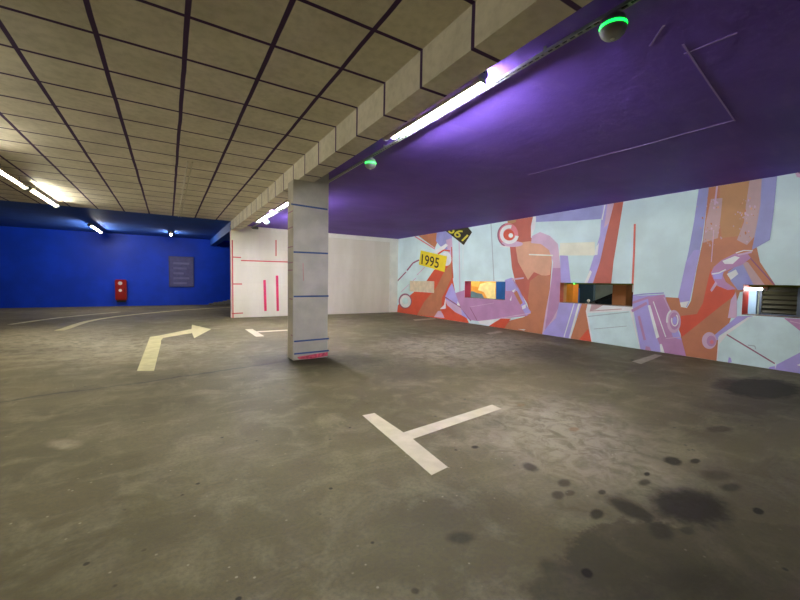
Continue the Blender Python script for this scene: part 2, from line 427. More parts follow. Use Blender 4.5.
def ringarc(bm, cx, cy, rx, ry, wd, a0, a1, col):
    wallpoly(bm, ellpts(cx, cy, rx, ry, a0, a1, 24) + list(reversed(ellpts(cx, cy, rx-wd, ry-wd, a0, a1, 24))), col)
mural = empty('mural', (XM, 6.0, 0), 'wall-long mural of brown lavender and red machine shapes on pale mint wall', 'mural')
def mpart(name, fn, label=None):
    bm = bmesh.new(); fn(bm)
    o = obj(name, bm, MMATS); o.parent = mural; o.matrix_parent_inverse = Matrix.Translation((-XM, -6.0, 0))
    if label: o['label'] = label
    return o
def W(bm, col, *pts): wallpoly(bm, list(pts), col)

def bands(bm):
    # left corner
    W(bm, 'red', (397,313),(398,305),(414,292),(425,283),(434,270),(445,264),(451,256),(452,238),(453,280),(456,296),(470,325),(400,316))
    W(bm, 'brown', (451,262),(452,277),(446,290),(442,298),(441,317),(417,315),(424,302),(436,288),(443,274))
    W(bm, 'lav', (452,283),(456,294),(461,306),(466,312),(470,320),(463,316),(455,312),(447,305),(445,297),(449,288))
    W(bm, 'pmauve', (445,299),(461,308),(462,315),(455,312),(447,305))
    stroke(bm, [(445,297),(461,307.5),(471,321)], 1.1, 'dmauve')
    W(bm, 'white', (445.5,298),(446,309),(440,309),(444,305)); W(bm, 'white', (457.5,301),(461,306.5),(457,305))
    W(bm, 'pmauve', (434,317),(438,311),(441,311),(445,318)); W(bm, 'red', (441,310),(447,308),(455,313),(466,319),(470,325),(445,319))
    W(bm, 'brown', (416,234),(437,230),(437,243),(435,248)); stroke(bm, [(415,236.5),(435,249)], 1.2, 'pink')
    W(bm, 'blav', (437,230),(452,228),(452,248),(446,250),(440,246),(436,241))
    W(bm, 'pmauve', (446,240),(452,238),(453,258),(448,252))
    W(bm, 'white', (433,252),(446,243.5),(448,245.5),(442,251),(440,255)); stroke(bm, [(438,254),(444,250),(450,251)], 1.6, 'red')
    W(bm, 'white', *ellpts(446.5, 259, 5, 7)); stroke(bm, [(451.5,247),(452,262),(453,278)], 1, 'rbrown')
    stroke(bm, [(397.5,281),(406,272)], 1.1, 'dmauve'); stroke(bm, [(407,270.5),(413,263),(419,260)], 1.4, 'dmauve')
    stroke(bm, [(417,275),(425,267)], .7, 'pmauve'); stroke(bm, [(401,292),(416,278)], .6, 'pmauve')
    stroke(bm, [(459,234),(460,294)], .7, 'pmauve'); stroke(bm, [(491,223),(494,281)], .8, 'grey'); stroke(bm, [(463,234),(463,270)], .5, 'white')
    # second band
    W(bm, 'rbrown', (507,214),(536,209),(533,228),(531,238),(540,238),(550,246),(552,262),(549,300),(543,334),(541,339),(520,336),(500,329),(508,321),(524,317),(530,313),(527,303),(516,285),(512,268),(510,247),(500,243),(499,234),(508,226))
    W(bm, 'peach', (515,243),(532,241),(549,246),(552,262),(550,275),(543,276),(534,272),(528,280),(518,262))
    W(bm, 'brown', (530,281),(538,275),(551,276),(549,300),(543,336),(520,336),(503,328),(510,321),(524,317),(530,313),(528,298))
    W(bm, 'ochre', (507,214),(515,212),(516,222),(508,225))
    W(bm, 'pmauve', (532,236),(540,232),(550,236),(558,244),(560,262),(562,283),(561,305),(556,318),(547,328),(542,335),(546,310),(551,283),(553,262),(549,250),(541,244),(531,243))
    W(bm, 'mauve', (553,268),(561,268),(562,283),(560,305),(552,320),(545,330),(549,300))
    W(bm, 'white', (534,212),(537,211),(535,228),(531,238),(531,226)); W(bm, 'lav', (560,299),(584,300),(576,320),(570,340),(541,336),(547,327),(556,318))
    stroke(bm, [(575,301),(564,337)], 1, 'white'); stroke(bm, [(580,301),(569.5,339)], 2, 'white')
    W(bm, 'lav', (560,255),(568,256),(571,284),(561,284))
    W(bm, 'blav', (536,208),(605,198),(601,219),(580,220.5),(560,221),(536,222)); W(bm, 'bmauve', (545,208),(600,199),(575,209))
    W(bm, 'lav', (603,198),(620,196),(607,235),(600,262),(596,285),(585,284),(594,256),(600,235)); stroke(bm, [(606,200),(602,220)], 1.1, 'white')
    W(bm, 'pmauve', (608,200),(617,200),(610,222),(604,228)); W(bm, 'white', (596,247),(599,243),(597.5,255),(594.5,255)); W(bm, 'white', (590,270),(592,272),(587,284),(584,284))
    W(bm, 'rbrown', (616,196),(624.5,195),(618,235),(613.5,262),(611,286),(592,286),(600,262),(606,235))
    W(bm, 'cream', (560,243),(595,242),(595,255.5),(559,255.5)); stroke(bm, [(529,254.5),(553,255.5)], 1.3, 'cream')
    W(bm, 'brown', (583,300),(594,301),(586,311),(590,330),(593,345),(570,340)); W(bm, 'red', (588,329),(593,345),(578,341))
    # third band
    W(bm, 'blav', (699.5,184),(712,182),(706,212),(702,240),(697,265),(690,300),(687,307),(680,307),(678,298),(688.5,252),(694,222))
    W(bm, 'lav', (694,250),(700.5,250),(690,300),(687,306),(680,304),(678,298),(686,262)); W(bm, 'white', (680,302.5),(689,301),(686,307),(681,308))
    W(bm, 'brown', (709.5,182),(753,176),(753,230),(760,262),(778,289),(740,292),(720,350),(719,364),(686,359),(681,338),(679,316),(672,313),(667,303),(664,297),(679,298),(681,307),(687,308),(691,301),(697,268),(703,240))
    W(bm, 'ochre', (720,181),(752,177),(746,212),(739,236),(722,238),(720,222))
    W(bm, 'red', (711,268),(716,286),(735,290),(734,296),(722,305),(682,337),(679,330),(681,316),(697,314),(703,303),(707,285))
    W(bm, 'bmauve', (711,199),(722.5,198),(721,215),(718,238),(703,243),(706,222)); W(bm, 'bmauve', (750,178),(762,176),(761,205),(756,235),(747,245),(737,240),(744,222),(746,205))
    for i in range(120):     # mottled light glow on peeling paint, put into colour flecks
        cx = random.choice([random.gauss(713, 4), random.gauss(748, 6)]); cy = random.uniform(198, 246); s = random.uniform(.3, 1.2)
        W(bm, random.choice(['bmauve', 'bmauve', 'pmauve', 'peach', 'brown']), *[(cx+s*random.uniform(.5, 1.2)*math.cos(a), cy+s*random.uniform(.7, 1.6)*math.sin(a)) for a in [k*math.pi/4 for k in range(8)]])
    stroke(bm, [(717.5,184),(715,205)], 1.8, 'pmauve'); stroke(bm, [(714,230),(711.5,262)], 1, 'pmauve')
    W(bm, 'blav', (762,176),(777.5,173.5),(774,210),(770,240),(752,250),(757,225),(760.5,205))
    W(bm, 'pmauve', (793,168),(802,168),(802,178),(797,177)); W(bm, 'dmauve', (795,171),(802,170),(802,175))
    stroke(bm, [(635,224),(634,255),(632.2,296)], 2, 'coral')
    W(bm, 'pmauve', (731,300),(736,292),(737,300),(737,318),(728,318))
mpart('colour_band', bands)
def swirl(bm):
    W(bm, 'pink', *ellpts(508, 235, 10.5, 12));  W(bm, 'pmauve', *ellpts(512, 244, 11, 3))
    W(bm, 'red', *ellpts(509, 235, 5.5, 5.5)); ringarc(bm, 509.5, 234.5, 9.5, 9.5, 3.4, 10, 285, 'white'); W(bm, 'white', *ellpts(511, 235.5, 2.3, 2.3))
    ringarc(bm, 508.5, 235, 11, 12, 1.2, 110, 250, 'dmauve'); stroke(bm, [(500,246.2),(510,247.2)], 1.2, 'white')
mpart('painted_swirl', swirl, 'white spiral on red ground')
def disc(bm):
    W(bm, 'dmauve', *ellpts(405.3, 301, 6.6, 7.6)); W(bm, 'white', *ellpts(405.6, 301.3, 5.5, 6.3)); W(bm, 'mint', *ellpts(405.3, 300.8, 3, 3.3))
mpart('painted_disc', disc, 'white disc with dark mauve rim')
def press(bm):
    W(bm, 'mauve', (455.5,293),(465,290),(465,295),(505,296),(505,280),(513,278),(520,290),(527,306),(531.5,312),(527,316),(478,321),(471,320),(461,308))
    W(bm, 'lav', (505,280),(512,277.5),(517,288),(511,291),(506,291)); W(bm, 'lav', (515,288),(518,287.5),(527,307),(531,312),(526,315.5),(520,303))
    W(bm, 'brown', (514,293),(517,290.5),(523,303),(520.5,305)); W(bm, 'white', (512,291),(516,288.5),(514,292.5)); W(bm, 'white', (522,306),(526,304),(526,308),(522.5,309.5)); W(bm, 'white', (510,300),(512,295.5),(511.3,301))
    stroke(bm, [(470,307),(494,303)], .5, 'pmauve'); stroke(bm, [(470,307),(477,320)], .6, 'dmauve'); stroke(bm, [(490,320),(520,315),(531,313)], .9, 'pmauve'); stroke(bm, [(512,279.5),(524,278)], 1.5, 'pmauve')
    W(bm, 'white', (478,321),(501,318.5),(490,325.5),(480,324)); W(bm, 'red', (501,318.5),(511,318.5),(504,329),(489,326)); W(bm, 'white', (518,329),(526,329.5),(524,330.5))
mpart('painted_machine', press, 'mauve tilted box machine under second opening')
def crate(bm):
    W(bm, 'white', (588,303),(633,303),(634,320),(641,350),(592,344),(586,311)); W(bm, 'mint', (588,313),(630,311),(640,349),(593,343.5))
    stroke(bm, [(588,316.5),(629,312)], .8, 'grey'); stroke(bm, [(594,329),(627,326)], .6, 'grey'); stroke(bm, [(590,311),(622,309)], .8, 'bmauve'); W(bm, 'bmauve', (592,303),(607,303),(596,309.5),(590,311))
mpart('painted_crate', crate, 'pale mint panelled crate')
def camera_m(bm):
    W(bm, 'lav', (631,296),(665,294.5),(668,305),(682,340),(687,359),(641,351)); stroke(bm, [(632,295.5),(645,294),(664,293)], 1.2, 'blav')
    W(bm, 'mauve', (648,297),(664,294.5),(672,312),(668,320),(673,337),(682,340),(687,359),(664,355),(658,340),(650,310))
    stroke(bm, [(632,311),(647,303)], 2.8, 'mauve'); stroke(bm, [(632,303),(650,297)], 2.2, 'mauve'); stroke(bm, [(639,316),(645,340)], 2.4, 'mauve')
    W(bm, 'white', (648,305.5),(650.5,305),(659.5,337),(656.5,338.5)); stroke(bm, [(653.5,301.5),(666,337)], 1, 'white'); W(bm, 'white', (660,344),(662,344),(665.5,355),(661,355)); W(bm, 'mauve', (646,346),(650,347),(652,353),(645,352))
    stroke(bm, [(664,297),(671,312)], .9, 'pmauve'); stroke(bm, [(666,338.5),(681,337)], .7, 'pmauve')
    W(bm, 'pmauve', *ellpts(674, 321.5, 7, 11.5)); W(bm, 'mauve', *ellpts(674.6, 321, 5, 8.6)); ringarc(bm, 675, 320, 3.8, 6.4, 1.2, -60, 200, 'white'); W(bm, 'lav', *ellpts(675, 320.5, 2.2, 4)); ringarc(bm, 673.5, 320, 7.2, 11, 1.8, 165, 250, 'white')
mpart('painted_camera', camera_m, 'lavender and mauve tilted box with round lens')
def robot(bm):
    W(bm, 'brown', (738,266),(750,257),(777,288),(740,291),(733,280)); W(bm, 'blav', (728,272),(742,262),(752,276),(760,289),(738,290),(731,281)); W(bm, 'bmauve', (742,262),(748,262),(768,289),(756,289))
    stroke(bm, [(749,256.5),(777.5,288)], 1.3, 'dmauve')
    W(bm, 'mauve', (711,273),(714,267),(722,260),(735,253.5),(748,254),(751,258),(742,265),(733,268),(722,273),(726,282),(736,289),(728,290),(718,286),(714,280))
    W(bm, 'lav', (713,273),(724,271),(722,279),(714,279)); W(bm, 'white', (722.5,261),(735,256),(740,257.5),(733,264),(725,264)); W(bm, 'white', (727,274),(736,269.5),(738.5,274),(731,280)); stroke(bm, [(712,274),(719,273),(726,269.5)], 1.3, 'white'); stroke(bm, [(736,253),(744,250.5),(753,250.8)], 1, 'white'); stroke(bm, [(738,255),(752,252)], 1.8, 'pmauve')
    W(bm, 'pmauve', (716,281),(717.5,284),(712,292),(710.5,290))
mpart('painted_engine', robot, 'mauve nozzle shape above fourth opening')
def bigbox(bm):
    W(bm, 'lav', (738,316),(753,316),(727,336),(722,340),(709,340),(717,333)); W(bm, 'white', (748,317),(757,316),(724,338),(719,340),(719,336))
    W(bm, 'pmauve', *ellpts(709.5, 340.5, 7.3, 8.4)); W(bm, 'mauve', *ellpts(711.5, 341, 4.6, 5.4)); W(bm, 'pink', *ellpts(712, 342, 2, 2))
    W(bm, 'mint', (752,316.5),(803,320),(803,378),(717,366),(719,336)); stroke(bm, [(719,337),(717,364)], 1, 'white'); W(bm, 'white', (727,335),(750,318),(746,319),(719.5,336.5),(719,345))
    stroke(bm, [(727,334.5),(775,363.5)], 1.3, 'dmauve'); stroke(bm, [(775.5,363),(776,371)], .9, 'white'); stroke(bm, [(748,345),(755,346),(756,349)], .9, 'grey')
    W(bm, 'mauve', (784,318),(803,319),(803,333)); stroke(bm, [(790,321),(803,324)], .8, 'pmauve'); W(bm, 'lav', (777,364.5),(803,351),(803,378),(774,373)); W(bm, 'white', (797,365),(803,362),(803,367)); W(bm, 'lav', (770,367),(775,366),(775.5,371),(768,370)); W(bm, 'lav', (729,357),(731,358),(732,362),(728,363))
mpart('painted_box', bigbox, 'large pale mint faceted box with lavender edge')

def text_on(bm, s, quad, col, squeeze=1.0):
    """lettering laid over the quad (bottom-left, bottom-right, top-right, top-left) of the wall"""
    cu = bpy.data.curves.new('lettering', 'FONT'); cu.body = s; cu.resolution_u = 4; cu.space_character = 1.02; cu.offset = .012
    to = bpy.data.objects.new('lettering', cu); C.objects.link(to); bpy.context.view_layer.update()
    me = bpy.data.meshes.new_from_object(to.evaluated_get(bpy.context.evaluated_depsgraph_get()))
    xs = [v.co.x for v in me.vertices]; yy = [v.co.y for v in me.vertices]; x0, x1, y0, y1 = min(xs), max(xs), min(yy), max(yy)
    q = [onX(x, y, XM) for x, y in quad]; LAYER[0] += 3; X = XM-.0008-LAYER[0]*.00004
    for v in me.vertices:
        u = (v.co.x-x0)/(x1-x0); t = (v.co.y-y0)/(y1-y0)
        p = (q[0]*(1-u)+q[1]*u)*(1-t)+(q[3]*(1-u)+q[2]*u)*t; v.co = (X, p.y, min(p.z, 99))
    b2 = bmesh.new(); b2.from_mesh(me)
    bpy.data.objects.remove(to); bpy.data.curves.remove(cu); bpy.data.meshes.remove(me)
    clip_holes(b2)
    for f in b2.faces: f.material_index = MI[col]
    m2 = bpy.data.meshes.new('t'); b2.to_mesh(m2); b2.free(); bm.from_mesh(m2); bpy.data.meshes.remove(m2)
def plate(bm):
    W(bm, 'yellow', (421,250.3),(447.3,256.3),(444.7,272),(419,264.5))
    text_on(bm, '1995', [(421.6,264),(438.6,268.6),(439.8,258.2),(422.3,254)], 'ink')
mpart('number_plate', plate, 'yellow plate reading 1995')
def plate2(bm):
    W(bm, 'black', (446,231),(447,226),(466,222),(468.3,227.3),(472.3,232.2),(464,245.2))
    text_on(bm, '199', [(469,235.5),(453.5,223.5),(447,231.3),(463,241.5)], 'pale')
mpart('number_plate', plate2, 'black plate upside down with yellow digits')

# ---------------------------------------------------------------- wall lines on the white wall and pillar
def band_on_y(name, Y, segs, mat, wd, parent=None):
    Y -= .001
    bm = bmesh.new()
    for (x0, y0), (x1, y1) in segs:
        a, b = onY(x0, y0, Y), onY(x1, y1, Y); d = (b-a).normalized(); s = Vector((-d.z, 0, d.x))*wd/2
        slab_poly(bm, [a-s, b-s, b+s, a+s], (0, -1, 0), .002)
    return obj(name, bm, mat)
t = empty('graffiti_lines', (3.0, YW-.003, 1.5), 'pink and red ruled lines painted on the white wall left of pillar', 'painted lines')
def child(o, p):
    o.parent = p; o.matrix_parent_inverse = Matrix.Translation(-Vector(p.location)); return o
child(band_on_y('thick_stroke', YW, [((264.5,280),(265.5,311)), ((277,275.5),(277.8,311))], M_pink, .09), t)
child(band_on_y('thin_line', YW, [((232,257),(241,257.5)), ((241,260.5),(288,262)), ((232,284),(242,284)), ((232,313.5),(243,313)), ((276,240),(276,256)), ((232.3,240),(233,318))], M_red, .04), t)

PX0, PX1, PY = 1.81, 2.44, 6.38
pillar = empty('pillar', ((PX0+PX1)/2, PY+.15, 0), 'square white pillar with blue ruled lines and pink base under the beam', 'pillar')
bm = bmesh.new(); box(bm, PX0, PX1, PY, PY+.34, 0, ZB, bevel=.008); child(obj('shaft', bm, M_pillar), pillar)
bm = bmesh.new(); box(bm, XB1+.002, PX1, PY, PY+.34, ZB+.001, ZP); child(obj('pillar_head', bm, M_pillar), pillar)
child(band_on_y('blue_line', PY, [((291,204),(327.5,209.5)), ((293.5,252),(328,253.5)), ((293.6,296.5),(328.5,296)), ((294,341.5),(329,338.5)), ((294,354),(329,350.5))], M_bline, .028), pillar)
bm = bmesh.new()
def onpx(pts): return [Vector((min(max(q.x, PX0), PX1), PY, max(q.z, .0))) for q in (onY(x, y, PY) for x, y in pts)]
slab_poly(bm, onpx([(297,357),(312,354.5),(329,352),(329,355.5),(312,358.5),(299,359)]), (0,-1,0), .003)
child(obj('pink_smear', bm, paint('smeared_pink_paint', (214, 92, 110), .5, .3, 25)), pillar)
bm = bmesh.new()
for x0, y0, x1, y1 in ((303,263,303.5,281),(305,262,311,260)):
    a, b = onY(x0, y0, PY), onY(x1, y1, PY); s = Vector((.008, 0, .004)); slab_poly(bm, [a-s, b-s, b+s, a+s], (0,-1,0), .002)
child(obj('faint_red_mark', bm, paint('faint_red_paint', (196, 150, 146), .5)), pillar)
bm = bmesh.new()
for z, dy in ((.42,.1),(1.05,.2),(1.55,.3),(1.68,.3),(1.95,.3),(2.28,.3),(2.55,.3)): box(bm, PX0-.002, PX0, PY+.02, PY+.02+dy, z, z+.02)
child(obj('side_tick', bm, paint('mauve_mark_paint', (150, 110, 130), .5)), pillar)

# ---------------------------------------------------------------- floor paint
def floor_mark(name, polys, mat, label, cat='road marking', group=None, world=False):
    bm = bmesh.new()
    for p in polys:
        slab_poly(bm, [Vector((x, y, 0)) for x, y in p] if world else [onZ(x, y) for x, y in p], (0, 0, 1), .0025)
    return props(obj(name, bm, mat), label, cat, group)
def rect(x0, x1, y0, y1): return [(x0, y0), (x1, y0), (x1, y1), (x0, y1)]
g = 'T-shaped bay markings'
def jag(x0, x1, y0, y1, n=14, j=.006):
    p = [(x0+(x1-x0)*i/n, y0+random.uniform(-j, j)) for i in range(n+1)] + [(x1-(x1-x0)*i/n, y1+random.uniform(-j, j)) for i in range(n+1)]
    return p
def swapxy(p): return [(y, x) for x, y in p]
floor_mark('bay_marking', [[(362.5,415.5),(374.5,413.2),(411.5,438),(447.8,467.3),(431.5,475.3),(402,449.5)], [(402.8,432.8),(492,404.8),(501.5,408.8),(412.8,439)]], M_line, 'white T-shaped bay marking on the floor nearest the camera', 'bay marking', g)
floor_mark('bay_marking', [rect(1.79, 1.98, 9.45, 10.95), rect(1.98, 3.6, 10.22, 10.42)], M_line, 'white T-shaped bay marking on the floor behind the pillar, by the white wall', 'bay marking', g, True)
floor_mark('bay_marking', [[(413,319.5),(434,318),(436,319.2),(415,320.8)]], M_lineworn, 'faded short bay line near the corner of the mural and white wall', 'bay marking', 'short bay lines along the mural')
floor_mark('bay_marking', [[(486,333.2),(499,331),(503,332.3),(490,334.6)]], M_lineworn, 'faded short bay line on the floor below the mauve painted machine', 'bay marking', 'short bay lines along the mural')
floor_mark('bay_marking', [[(632,361.5),(655,354.3),(662,355.5),(641,364)]], M_lineworn, 'faded short bay line on the floor below the lavender painted camera', 'bay marking', 'short bay lines along the mural')
floor_mark('direction_arrow', [[(137,371),(154,371),(161,343),(161,340.5),(163,338),(192,333),(194.2,338.2),(211,329.2),(192,324.8),(191.5,329),(160,335.5),(150,337)]], M_line2, 'bent yellowish turn arrow on the floor left of the pillar', 'arrow')
def curve_strip(pts, ws):
    P = [onZ(*p) for p in pts]; L, R = [], []
    for i, p in enumerate(P):
        d = (P[min(i+1, len(P)-1)]-P[max(i-1, 0)]).normalized(); n = Vector((-d.y, d.x, 0))*ws[i]/2; L.append(p+n); R.append(p-n)
    return [[(v.x, v.y) for v in (L[i], L[i+1], R[i+1], R[i])] for i in range(len(P)-1)]
floor_mark('lane_line', curve_strip([(59,330.5),(66,328.5),(75,325.2),(85,322),(98,319.3),(115,316.8),(135,314.5),(155,312.5),(180,310.3),(205,308.6),(232,307.2)], [.2]*11), M_line2, 'curved yellow-white lane line on the floor before the blue wall', 'lane line', world=True)
floor_mark('lane_line', curve_strip([(10,324.5),(35,320.8),(60,317.6),(90,314.6),(120,312)], [.14]*5), paint('ghost_road_paint', (176, 170, 138), .7), 'faint worn lane line on the floor nearest the blue wall at far left', 'lane line', world=True)

# ---------------------------------------------------------------- lamps
def luminaire(name, length, tmat, housing, label, cat='tube lamp', group=None, r=.055, arc=(-8, 188), drop=0.0, rt_=.0165, tx=0.0, tz=-.012):
    """long batten along local Y, hung by two hangers; origin at ceiling"""
    root = empty(name, (0, 0, 0), label, cat, group)
    zc = -.085-drop; n = 14
    bm = bmesh.new(); prof = [(r*math.cos(a), r*math.sin(a)) for a in [math.radians(arc[0]+(arc[1]-arc[0])*i/n) for i in range(n+1)]]
    inn = [(x*.9, z*.9) for x, z in reversed(prof)]
    ring0 = [bm.verts.new((x, .012, zc+z)) for x, z in prof+inn]; ring1 = [bm.verts.new((x, length-.012, zc+z)) for x, z in prof+inn]
    m = len(ring0)
    for i in range(m): bm.faces.new([ring0[i], ring0[(i+1) % m], ring1[(i+1) % m], ring1[i]])
    hs = obj('housing', bm, housing, root, True)
    bm = bmesh.new(); box(bm, -.011, .011, .05, length-.05, zc+r-.016, zc+r-.006); obj('reflector', bm, M_housing, root)
    bm = bmesh.new(); tube(bm, (tx, .09, zc+tz), (tx, length-.09, zc+tz), rt_); obj('tube', bm, tmat, root, True)
    for y in (.065, length-.085):
        bm = bmesh.new(); box(bm, min(tx-.014, .03 if tx > .03 else 9), tx+.014, y, y+.02, zc+tz-.022, zc+tz+.026, bevel=.003); obj('tube_holder', bm, M_greyplastic, root)
    for y, s in ((0, 1), (length, -1)):
        bm = bmesh.new(); tube(bm, (0, y, zc), (0, y+.028*s, zc), r+.004, 28); e = obj('end_cap', bm, M_greyplastic, root, True)
        bm = bmesh.new(); tube(bm, (0, y-.003*s, zc+.012), (0, y, zc+.012), .012, 14); obj('cable_gland', bm, M_dark, e)
    for y in (length*.2, length*.8):
        bm = bmesh.new(); box(bm, -.006, .006, y-.01, y+.01, zc+r-.006, 0); obj('hanger', bm, M_metal, root)
    return root
gl = 'tube lamps along the tiled ceiling'
hall = luminaire('tube_lamp', 1.7, M_tubeH, M_housing, 'glowing tube lamp on the tiled ceiling cut by the left edge of the photo', group=gl, arc=(-8, 188), drop=.06)
hall.location = (-2.56, 9.35, ZC)
luminaire('tube_lamp', 2.35, M_tubeH, M_housing, 'glowing tube lamp on the tiled ceiling, nearest the blue ceiling', group=gl, arc=(100, 200), drop=.06).location = (-2.52, 11.12, ZC)
off = luminaire('tube_lamp', 1.7, M_tubeH, M_housing, 'tube lamp on the tiled ceiling beyond the left edge of the photo', group=gl, arc=(100, 200), drop=.06)
off.location = (-2.56, 6.6, ZC)
for y in (-5.5, -2.2, 4.2): dup(off, (-2.56, y, ZC))
gp = 'tube lamps beside the beam'
pl = luminaire('tube_lamp', 1.72, M_tubeP, M_housing, 'glowing tube lamp on the purple ceiling nearest the camera, beside the tiled beam', group=gp, arc=(0, 359.5), r=.048, tx=.082, tz=-.012)
pl.location = (2.325, 2.44, ZP)
dup(pl, (2.325, 8.2, ZP), 0, 'glowing tube lamp on the purple ceiling just behind the pillar')
dup(pl, (2.325, 10.6, ZP), 0, 'glowing tube lamp on the purple ceiling closest to the white wall')
gb = 'tube lamps on the blue ceiling'
bl = luminaire('tube_lamp', 2.8, M_tubeB, M_housing, 'glowing tube lamp on the blue ceiling above the red cabinet', group=gb, arc=(20, 160), drop=.05)
bl.location = (-2.42, 17.7, ZC)
luminaire('tube_lamp', 1.2, M_tubeB, M_housing, 'glowing tube lamp seen end-on on the blue ceiling above the noticeboard', group=gb, arc=(20, 160)).location = (.13, 18.9, ZC)

# cable tray with slots, running the length of the purple bay
tray = empty('cable_tray', (2.565, -1, ZP), 'slotted steel cable tray running under the purple ceiling beside the beam', 'cable tray')
bm = bmesh.new(); x0, x1, z = 2.545, 2.585, ZP-.062
box(bm, x0-.001, x0+.008, -1, YW-.02, z, z+.0015); box(bm, x1-.008, x1, -1, YW-.02, z, z+.0015); y = -1.0
while y < YW-.08: box(bm, x0+.008, x1-.008, y, y+.022, z, z+.0015); y += .062
box(bm, x0-.002, x0, -1, YW-.02, z, z+.022); box(bm, x1, x1+.002, -1, YW-.02, z, z+.022)
child(obj('tray_channel', bm, M_metal), tray)
for i, y in enumerate((-.5, 2, 4.6, 7.2, 9.8, 12.4)):
    bm = bmesh.new(); box(bm, x0+.012, x1-.012, y, y+.02, z+.0015, ZP-.001); child(obj('tray_bracket', bm, M_metal), tray)
for dx in (-.008, .006):
    bm = bmesh.new(); tube(bm, (2.565+dx, -1, z+.009), (2.565+dx, YW-.02, z+.009), .005, 8); child(obj('cable', bm, M_dark), tray)

# parking guidance beacons with a green ring
def beacon(label):
    root = empty('bay_indicator', (0, 0, 0), label, 'indicator light', 'green bay indicators under the cable tray')
    obj('mount', lathe(bmesh.new(), [(0, 0), (.035, 0), (.035, -.012), (0, -.012)], 24), M_greyplastic, root, True)
    obj('upper_shell', lathe(bmesh.new(), [(0, -.012), (.045, -.014), (.068, -.03), (.08, -.055), (.084, -.078), (0, -.078)]), M_greyplastic, root, True)
    obj('led_ring', lathe(bmesh.new(), [(0, -.078), (.084, -.078), (.0855, -.086), (.085, -.098), (0, -.098)]), M_green, root, True)
    lo = obj('lower_dome', lathe(bmesh.new(), [(0, -.098), (.085, -.098), (.082, -.108), (.074, -.13), (.056, -.15), (.03, -.161), (0, -.164)]), M_greyplastic, root, True)
    obj('sensor_eye', lathe(bmesh.new(), [(0, -.168), (.012, -.167), (.015, -.16), (0, -.158)], 16), paint('white_plastic', (220, 222, 220), .3), lo, True)
    return root
b0 = beacon('large round grey indicator with green light ring at top of photo under the tray')
b0.location = (2.565, 1.47, ZP-.064)
dup(b0, (2.565, 5.02, ZP-.064), 0, 'green lit indicator hanging under the tray between lamp and pillar')
dup(b0, (2.565, 11.9, ZP-.064), 0, 'green lit indicator under the tray, seen left of the pillar by the white wall')

# ceiling conduit on the tiled ceiling
p = onZ(181, 206, ZC)
bm = bmesh.new(); tube(bm, (p.x-.02, 7.5, ZC-.014), (p.x-.02, YW, ZC-.014), .013, 10); tube(bm, (p.x+.05, 7.5, ZC-.014), (p.x+.05, YW, ZC-.014), .013, 10)
props(obj('conduit', bm, paint('white_conduit', (196, 190, 168), .4)), 'pair of pale conduits under the tiled ceiling running to the blue bay', 'conduit')
bm = bmesh.new(); q = onY(255, 227, YW); box(bm, q.x-.1, q.x+.1, YW-.1, YW, q.z-.08, q.z+.06, bevel=.01)
props(obj('junction_box', bm, paint('box_grey', (90, 92, 84), .5)), 'small dark junction box high on the white wall below the beam', 'box')

# ---------------------------------------------------------------- things on the blue wall
a, b = onY(115.3, 279.5, YBLUE), onY(127.2, 300, YBLUE); zc = (a.z+b.z)/2
cab = empty('extinguisher_cabinet', ((a.x+b.x)/2, YBLUE, b.z), 'red fire extinguisher cabinet with two white labels on the blue wall', 'fire extinguisher cabinet')
M_fire = paint('fire_red_paint', (160, 22, 20), .35); M_lab = paint('white_label', (230, 222, 214), .5)
bm = bmesh.new(); box(bm, a.x, b.x, YBLUE-.2, YBLUE, b.z, a.z, bevel=.03); child(obj('cabinet_body', bm, M_fire, smooth=True), cab)
bm = bmesh.new(); box(bm, a.x+.04, b.x-.04, YBLUE-.225, YBLUE-.199, b.z+.05, a.z-.05, bevel=.01); dr = child(obj('door', bm, M_fire), cab)
for zz, r in ((a.z-.17, .085), (zc-.02, .065)):
    bm = bmesh.new(); tube(bm, ((a.x+b.x)/2-.02, YBLUE-.229, zz), ((a.x+b.x)/2-.02, YBLUE-.225, zz), r, 24); o = obj('round_label', bm, M_lab); o.parent = dr
bm = bmesh.new(); box(bm, b.x-.08, b.x-.06, YBLUE-.245, YBLUE-.225, zc-.08, zc+.08, bevel=.004); o = obj('handle', bm, M_dark); o.parent = dr
bm = bmesh.new(); box(bm, a.x+.05, b.x-.03, YBLUE-.16, YBLUE-.02, b.z-.09, b.z, bevel=.02); child(obj('lower_bracket', bm, M_dark), cab)
a, b = onY(168.5, 256, YBLUE), onY(194, 287, YBLUE)
nb = empty('notice_board', ((a.x+b.x)/2, YBLUE, b.z), 'grey glazed noticeboard on the blue wall near the white wall', 'noticeboard')
bm = bmesh.new(); box(bm, a.x, b.x, YBLUE-.02, YBLUE, b.z, a.z); child(obj('back_panel', bm, paint('faded_notice', (100, 98, 140), .2, .1, 6)), nb)
bm = bmesh.new(); e = .05
for q in ((a.x, b.x, b.z, b.z+e), (a.x, b.x, a.z-e, a.z), (a.x, a.x+e, b.z+e, a.z-e), (b.x-e, b.x, b.z+e, a.z-e)): box(bm, q[0], q[1], YBLUE-.045, YBLUE-.02, q[2], q[3])
child(obj('board_frame', bm, paint('frame_blue_grey', (70, 74, 120), .4)), nb)
bm = bmesh.new(); zt = a.z-.3
for k in range(5):
    box(bm, a.x+.2, b.x-.2-.12*(k % 3), YBLUE-.022, YBLUE-.02, zt-.25*k-.1, zt-.25*k)
child(obj('notice_sheet', bm, paint('notice_grey', (112, 110, 152), .3)), nb)
